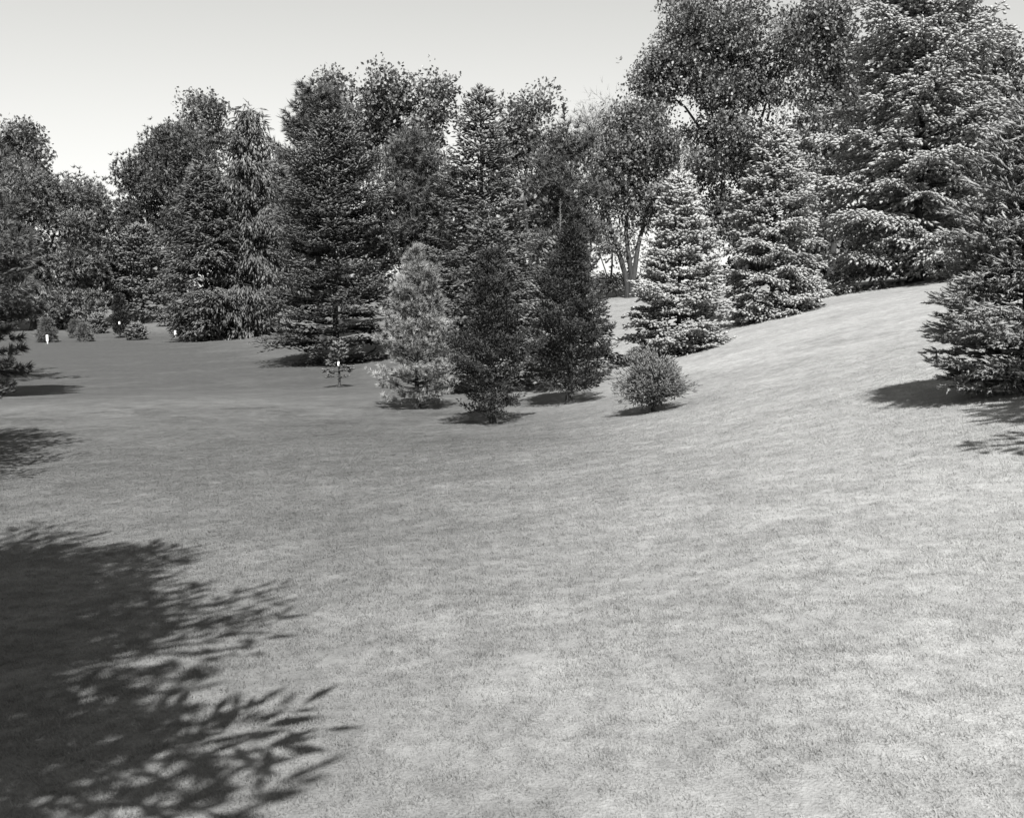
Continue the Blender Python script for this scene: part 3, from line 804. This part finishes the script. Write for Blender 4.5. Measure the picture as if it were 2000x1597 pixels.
# weeping conifer
b = hit(448, 660); s = mpx(b)
put_conifer('weeping_conifer', 'weeping conifer with hanging curtains of foliage left of the dark fir', b + np.array((50 * s, 0, 0)), 'weep', seed=53, H=hgt(b, 198), Rb=112 * s, tm='weep',
            hb=0.02, p=0.62, wsp=0.6, nper=9, el=(5, 45), curve=-0.2, sec_sp=0.34, sec_ratio=0.4, sec_droop=0.5, tw_sp=0.23, tw_l=0.55, tw_w=0.8, hang=0.62, smin=0.2, gap=0.12, rjit=0.45, lump=0.3, tonev=0.3)
b = hit(405, 664); s = mpx(b)
put_conifer('arborvitae_tree', 'broad bushy evergreen with foliage to the grass, left of the weeping conifer', b, 'weep', seed=54, H=hgt(b, 330), Rb=78 * s, tm='weep',
            prof='oval', p=0.5, hb=0.005, wsp=0.46, nper=10, el=(2, 55), curve=-0.1, sec_sp=0.34, sec_ratio=0.4, sec_droop=0.2, tw_sp=0.24, tw_l=0.52, tw_w=0.9, hang=0.25, smin=0.25, gap=0.08, rjit=0.35, lump=0.25)
b = stand(277, 92); s = mpx(b)
put_conifer('spruce_tree', 'mid grey bushy spruce standing behind the small lawn conifers', b, 'midfir', seed=55, H=hgt(b, 448), Rb=64 * s, tm='spruce',
            prof='oval', p=0.6, hb=0.06, wsp=0.5, nper=8, el=(-5, 45), curve=0.1, sec_sp=0.36, tw_sp=0.28, tw_l=0.5, tw_w=0.9, smin=0.3, gap=0.08, rjit=0.3)

# ------------------------------------------------------------------ broad-leaved trees and woodland behind
M['pinelit'] = foliage_mat('grey_pine_needles', 0.03, 0.19, 0.5, 0.3, 0.1)
put_broadleaf('oak_tree', 'big dark oak overtopping the leader spruce, its crown cut by the picture top', 62, 1440,
              [(1420, 130, 130, 95), (1320, 130, 85, 70), (1500, 180, 85, 80), (1400, 30, 130, 80), (1290, 170, 60, 40), (1440, 270, 110, 80), (1380, 330, 90, 75),
               (1500, 300, 80, 90), (1540, 90, 60, 60), (1450, 400, 80, 70), (1390, 440, 55, 50)], 'leaf', 2000, 0.31, stems=[(-0.3, -0.7), (0.4, 0.5)], seed=61, clump=8, clump_r=0.42, shell=0.35, trunk_r=0.2, fork=0.45)
put_broadleaf('multi_stem_tree', 'dark leafy tree on several slender stems left of the leader spruce', 58, 1228,
              [(1220, 300, 58, 55), (1275, 310, 60, 70), (1210, 370, 45, 45), (1290, 390, 50, 40), (1240, 245, 55, 40), (1180, 330, 30, 40), (1175, 430, 22, 26), (1192, 480, 16, 18), (1255, 430, 20, 14)], 'leaf', 1050, 0.28,
              stems=[(-0.3, -1.2), (0.05, -0.2), (0.25, 1.0)], seed=62, clump=9, clump_r=0.45, shell=0.35, trunk_r=0.17, fork=0.62, twigs=0.8)
put_broadleaf('young_tree', 'thin airy tree top of bare twigs between the airy tree and the oak', 66, 1190,
              [(1200, 230, 50, 45), (1160, 260, 45, 50), (1225, 260, 45, 50), (1190, 440, 36, 50)], 'twig', 330, 0.6, seed=63, tm='twig', clump=5, clump_r=0.5, trunk_r=0.07, fork=0.7, twigs=1.0)
put_broadleaf('tall_tree', 'tall thin leafy tree with a visible dark trunk between the oak and tallest spruce', 55, 1620,
              [(1610, 110, 55, 60), (1640, 190, 60, 60), (1590, 250, 50, 50), (1630, 310, 55, 55), (1600, 390, 50, 60), (1650, 40, 70, 60), (1570, 60, 40, 50)], 'leaf', 620, 0.31,
              stems=[(0, 0)], seed=64, clump=8, clump_r=0.45, shell=0.3, trunk_r=0.16, fork=0.85, twigs=0.8)
put_broadleaf('airy_tree', 'pale airy tree top showing right of the pointed fir', 78, 1030,
              [(1010, 230, 35, 45), (1060, 200, 28, 30), (1040, 280, 45, 60), (990, 300, 40, 60), (1080, 330, 40, 50)], 'leafpale', 230, 0.45, seed=65, clump=8, clump_r=0.6, shell=0.3, trunk_r=0.14, fork=0.7, twigs=0.9)
put_broadleaf('twin_topped_tree', 'leafy tree with two rounded tops rising behind the mid grey pine', 72, 790,
              [(755, 190, 42, 55), (770, 240, 45, 50), (845, 190, 32, 45), (835, 255, 42, 45), (720, 270, 30, 35), (870, 215, 20, 16), (800, 310, 60, 50)], 'leaf', 420, 0.42, seed=66, clump=9, clump_r=0.5, shell=0.3, trunk_r=0.17, fork=0.7, twigs=0.8)
put_broadleaf('leafy_tree', 'leafy tree top rising behind the feathery dark conifer', 74, 665,
              [(655, 185, 38, 45), (680, 250, 45, 50), (640, 260, 50, 50), (690, 330, 50, 50)], 'leaf', 280, 0.42, seed=67, clump=9, clump_r=0.5, shell=0.3, trunk_r=0.16, fork=0.7, twigs=0.8)
put_broadleaf('pale_leafy_tree', 'pale airy tree top behind the dark rounded tree, left of the weeping conifer', 110, 415,
              [(375, 215, 25, 25), (425, 225, 30, 30), (410, 270, 45, 40), (360, 260, 30, 35)], 'leafpale', 170, 0.55, seed=68, clump=8, clump_r=0.7, shell=0.3, trunk_r=0.16, fork=0.8, twigs=0.9)
put_broadleaf('rounded_tree', 'big dark rounded tree with dense foliage left of the weeping conifer', 98, 370,
              [(350, 310, 70, 60), (300, 350, 60, 60), (400, 330, 70, 70), (260, 370, 45, 70), (330, 420, 80, 80), (400, 430, 70, 80), (250, 460, 45, 70), (330, 270, 32, 35)], 'pine', 1950, 0.45,
              seed=69, tm='fartuft', clump=8, clump_r=0.6, shell=0.45, trunk_r=0.25, fork=0.4, out=0.5, upb=0.5)
put_broadleaf('edge_tree', 'dark leafy tree top rising at the left edge above the spreading pine', 112, 20,
              [(30, 285, 55, 50), (70, 310, 32, 36), (-20, 320, 60, 70), (20, 360, 60, 60)], 'leaf', 330, 0.6, seed=70, clump=9, clump_r=0.7, shell=0.3, trunk_r=0.25, fork=0.7)
put_broadleaf('spreading_pine', 'wide grey pine with layered boughs at the left, dark hollow beneath', 86, 60,
              [(60, 385, 80, 75), (0, 420, 75, 85), (110, 425, 65, 85), (165, 420, 45, 80), (40, 500, 80, 70), (120, 520, 75, 55), (175, 510, 40, 45), (-30, 520, 60, 80), (70, 585, 95, 32), (165, 592, 55, 26), (20, 600, 60, 26), (120, 605, 60, 20)],
              'pinelit', 2200, 0.38, seed=71, tm='fartuft', clump=8, clump_r=0.5, shell=0.45, trunk_r=0.28, fork=0.3, out=0.5, upb=0.6, tonev=0.3)
put_broadleaf('dark_pine', 'dark pine behind the little lawn conifers, right of the wide grey pine', 92, 190,
              [(190, 400, 25, 50), (195, 470, 35, 70), (200, 560, 50, 35), (235, 560, 35, 45)], 'pine', 420, 0.42, seed=72, tm='fartuft', clump=8, clump_r=0.55, shell=0.4, trunk_r=0.2, fork=0.3, upb=0.5)
# woodland farther back that closes the view
for k, (px, d, top, w, lab) in enumerate([
        (560, 105, 300, 70, 'dense background tree glimpsed between the weeping conifer and the dark fir'),
        (880, 100, 330, 70, 'dense background tree glimpsed between the grey pine and the pointed fir'),
        (1015, 100, 330, 75, 'dense background tree glimpsed right of the pointed fir'),
        (1690, 75, 60, 110, 'dense leafy tree glimpsed behind the tallest pale spruce'),
        (40, 135, 450, 75, 'low background tree glimpsed under the wide grey pine at the left'),
        (170, 140, 455, 70, 'low background tree glimpsed behind the tiny lawn conifers'),
        (300, 138, 450, 70, 'low background tree glimpsed behind the mid grey bushy spruce'),
        (640, 120, 430, 80, 'low background tree glimpsed beneath the broad dark fir'),
        (750, 110, 420, 75, 'low background tree glimpsed between the dark fir and the grey pine'),
        (1480, 66, 440, 70, 'dark background tree glimpsed between the two middle pale spruces'),
        (1610, 62, 430, 70, 'dark background tree glimpsed left of the tallest pale spruce'),
        (1760, 60, 300, 90, 'dark background tree glimpsed through the tallest pale spruce'),
        (1870, 58, 280, 95, 'dark background tree glimpsed between the tallest spruce and the nearest conifer'),
        (480, 120, 330, 80, 'dense background tree glimpsed behind the weeping conifer')]):
    put_broadleaf('background_tree', lab, d, px, [(px, top + w * 0.8, w, w * 0.8), (px - w * 0.6, top + w * 1.9, w * 0.8, w), (px + w * 0.6, top + w * 1.8, w * 0.8, w), (px, top + w * 2.8, w, w)],
                  'leaf', 210, 0.95 * d / 100, seed=80 + k, clump=9, clump_r=0.7 * d / 100, shell=0.4, trunk_r=0.2, fork=0.4, group='woodland behind the conifers')
put_broadleaf('corner_tree', 'leafy tree at the upper right corner behind the nearest conifer', 52, 1965,
              [(1925, 130, 55, 45), (1980, 190, 55, 60), (1900, 70, 60, 50), (1960, 280, 70, 70), (2030, 250, 60, 80), (1920, 220, 50, 50)], 'leaf', 520, 0.32, seed=91, clump=8, clump_r=0.4, shell=0.3, trunk_r=0.15, fork=0.6)
put_broadleaf('far_thicket', 'pale thicket of thin leafy stems in the gap left of the leader spruce', 84, 1215,
              [(1185, 470, 36, 40), (1225, 505, 40, 26), (1270, 490, 36, 34), (1200, 420, 26, 30), (1250, 440, 26, 30)], 'leafpale', 45, 0.45, seed=92, clump=6, clump_r=0.7, shell=0.2, trunk_r=0.07,
              stems=[(-1.2, -0.8), (0.0, 0.3), (1.3, 0.9)], fork=0.6, twigs=0.9, cat='thicket')
b = stand(1203, 60); s = mpx(b)
put_broadleaf('low_shrub', 'low grey shrub beneath the multi stemmed tree at the crest', 60, 1203, [(1195, 553, 30, 12), (1220, 550, 20, 12)], 'midfir', 110, 0.3, seed=90, tm='spray', clump=8, clump_r=0.2, trunk_r=0.03, cat='shrub', fork=0.3)

# ------------------------------------------------------------------ small lawn conifers, sapling, labels on the left
def small(name, label, px, py, top, w, mat, seed, tm='spruce', **kw):
    b = hit(px, py); s = mpx(b)
    H = hgt(b, top)
    a = dict(hb=0.02, prof='cone', p=0.7, wsp=H / 9, nper=6, el=(5, 50), curve=0.1, sec_sp=w * s / 5, sec_ratio=0.45, tw_sp=w * s / 6, tw_l=w * s / 3.8, tw_w=0.9, tw_up=0.3, smin=0.2, gap=0.05, trunk_r=0.05)
    a.update(kw)
    put_conifer(name, label, b, mat, 'small conifers on the far lawn', seed=seed, H=H, Rb=w * s * 0.5, tm=tm, cat='conifer', **a)
small('columnar_cedar', 'narrow upright cedar, tallest of the little trees on the far lawn', 235, 660, 582, 30, 'cedar', 101, 'spray', prof='column', el=(45, 75), tw_up=0.6, wsp=0.18, nper=9, hole=0.2)
small('dwarf_conifer', 'low dark spiky bush beside the narrow upright cedar', 267, 664, 640, 33, 'fir', 102, el=(15, 60))
small('dwarf_conifer', 'tiny conifer with a white marker post left of the bushy evergreen', 347, 656, 622, 22, 'fir', 103)
small('dwarf_conifer', 'tiny grey conifer with a white marker post at the far left', 93, 668, 628, 32, 'pine', 104, 'tuft', prof='oval')
small('dwarf_conifer', 'left one of the touching pair of tiny conifers on the far lawn', 148, 660, 630, 24, 'pine', 105, 'tuft', prof='oval')
small('dwarf_conifer', 'right front one of the touching pair of tiny conifers', 165, 667, 637, 28, 'midfir', 106, 'tuft', prof='oval')
small('dwarf_conifer', 'small dark conifer behind the touching pair, near the narrow cedar', 192, 651, 618, 30, 'fir', 107)
small('dwarf_conifer', 'small rounded conifer below the bushy grey spruce', 322, 637, 606, 26, 'midfir', 108, prof='oval')
small('dwarf_conifer', 'dark little conifer in the shade of the wide grey pine', 122, 643, 600, 26, 'fir', 109)
small('sapling', 'little spruce sapling with a thin bare stem and a white tag before the dark fir', 663, 756, 672, 54, 'midfir', 110, hb=0.24, p=0.9, nper=6, el=(-6, 45), gap=0.1, wsp=0.2, rjit=0.4, hole=0.2, sec_sp=0.12, tw_sp=0.1, tw_l=0.16)

def box(w, d, h, z0=0.0, x0=0.0, y0=0.0, bevel=0.12):
    c = min(w, d) * bevel
    prof = [(-w / 2 + c, -d / 2), (w / 2 - c, -d / 2), (w / 2, -d / 2 + c), (w / 2, d / 2 - c), (w / 2 - c, d / 2), (-w / 2 + c, d / 2), (-w / 2, d / 2 - c), (-w / 2, -d / 2 + c)]
    v = [(x0 + x, y0 + y, z0) for x, y in prof] + [(x0 + x, y0 + y, z0 + h) for x, y in prof]
    f = []
    for i in range(8):
        j = (i + 1) % 8
        f += [(i, j, 8 + j), (i, 8 + j, 8 + i)]
    for i in range(1, 7):
        f += [(0, i + 1, i), (8, 8 + i, 8 + i + 1)]
    return np.array(v, float), np.array(f)
def marker(px, py, h_px, w_px, label):
    b = hit(px, py); s = mpx(b)
    e = thing('marker_post', label, 'marker', b, 'white plant markers on the lawn')
    H = h_px * s; w = w_px * s
    obj('stake', make_mesh('stake', *box(w * 0.45, 0.03, H * 0.5, -0.04), smooth=False), M['white'], e)
    obj('plate', make_mesh('plate', *box(w, 0.025, H * 0.72, H * 0.28, 0, -0.03), smooth=False), M['white'], e)
marker(93, 671, 17, 4.2, 'white marker post in front of the tiny grey conifer at far left')
marker(343, 658, 14, 4.4, 'white marker post in front of the tiny conifer by the bushy evergreen')
def tag(px, py, d, w_px, h_px, label):
    q = at(px, py, d); s = d / F
    e = thing('plant_tag', label, 'tag', q)
    obj('plate', make_mesh('plate', *box(w_px * s, 0.012, h_px * s, -h_px * s), smooth=False), M['white'], e)
    obj('wire', make_mesh('wire', *tubes(np.array([[(0, 0, -0.002), (0.004, 0.03, 0.03), (0, 0.10, 0.05)]]), np.array([[0.004] * 3]), 4)), M['barkg'], e)
bs = hit(663, 756)
tag(661, 706, bs[1] - 0.25, 3.6, 8, 'white tag hanging on the little spruce sapling')
bs = hit(235, 660)
tag(233, 628, bs[1] - 0.75, 3, 5, 'white tag hanging on the narrow upright cedar')

# ------------------------------------------------------------------ trees at and beyond the left and right edges
M['softp'] = foliage_mat('soft_pine_needles', 0.04, 0.095, 0.5, 0.25, 0.1)
b = stand(-75, 30.0); s = mpx(b)
put_conifer('soft_pine', 'soft long needled pine reaching in at the left edge', b, 'softp', seed=121, H=hgt(b, 180), Rb=168 * s, tm='softtuft',
            prof='oval', p=0.75, hb=0.06, wsp=0.42, nper=8, el=(-4, 50), curve=0.12, sec_sp=0.24, sec_ratio=0.4, sec_droop=0.0, tw_sp=0.17, tw_l=0.28, tw_w=1.0, tw_up=0.4, smin=0.3, gap=0.15, rjit=0.45, lump=0.25)
b = stand(-130, 39.0); s = mpx(b)
put_conifer('soft_pine', 'tall pine mostly beyond the left edge, behind the soft pine', b, 'softp', seed=125, H=hgt(b, 300), Rb=175 * s, tm='softtuft',
            prof='oval', p=0.7, hb=0.1, wsp=0.55, nper=7, el=(0, 50), curve=0.12, sec_sp=0.42, sec_ratio=0.4, sec_droop=0.0, tw_sp=0.34, tw_l=0.42, tw_w=1.0, tw_up=0.4, smin=0.3, gap=0.15, rjit=0.45, lump=0.3)
b = np.array((-9.65, 12.8, float(ground(-9.65, 12.8))))
put_conifer('spruce_tree', 'dark spruce at the left edge throwing fingered shadows on the lawn', b, 'cedar', seed=122, H=8.0, Rb=3.35, tm='spruce',
            hb=0.22, p=0.5, wsp=0.42, nper=10, hole=0.3, el=(-4, 38), curve=0.05, sec_sp=0.19, sec_ratio=0.36, sec_droop=0.04, tw_sp=0.14, tw_l=0.19, tw_w=0.8, smin=0.1, gap=0.06, rjit=0.45, lump=0.2)
b = np.array((-4.0, -0.35, float(ground(-4.0, -0.35))))
put_conifer('spruce_tree', 'round topped conifer beside the viewer whose jagged shadow covers the lower left lawn', b, 'fir', seed=126, H=8.85, Rb=3.25, tm='coarse',
            prof='dome', hb=0.31, p=0.5, wsp=0.42, nper=13, el=(-2, 35), curve=0.08, sec_sp=0.14, sec_ang=42, sec_ratio=0.36, sec_droop=0.05, tw_sp=0.125, tw_l=0.23, tw_w=0.5, tw_ang=30, smin=0.04,
            gap=0.02, rjit=0.34, lump=0.16, back=0.0, hole=0.0, inner=0.7)
b = np.array((6.75, 4.9, float(ground(6.75, 4.9))))
put_conifer('spruce_tree', 'spruce beyond the right edge whose shadow tips touch the pale grass', b, 'fir', seed=124, H=7.0, Rb=2.7, tm='coarse',
            hb=0.36, p=0.6, wsp=0.4, nper=7, el=(-4, 40), curve=0.08, sec_sp=0.2, tw_sp=0.16, tw_l=0.22, tw_w=0.9, smin=0.2, gap=0.1, rjit=0.5, back=0.0)
print('TRIANGLES', TRIS[0])
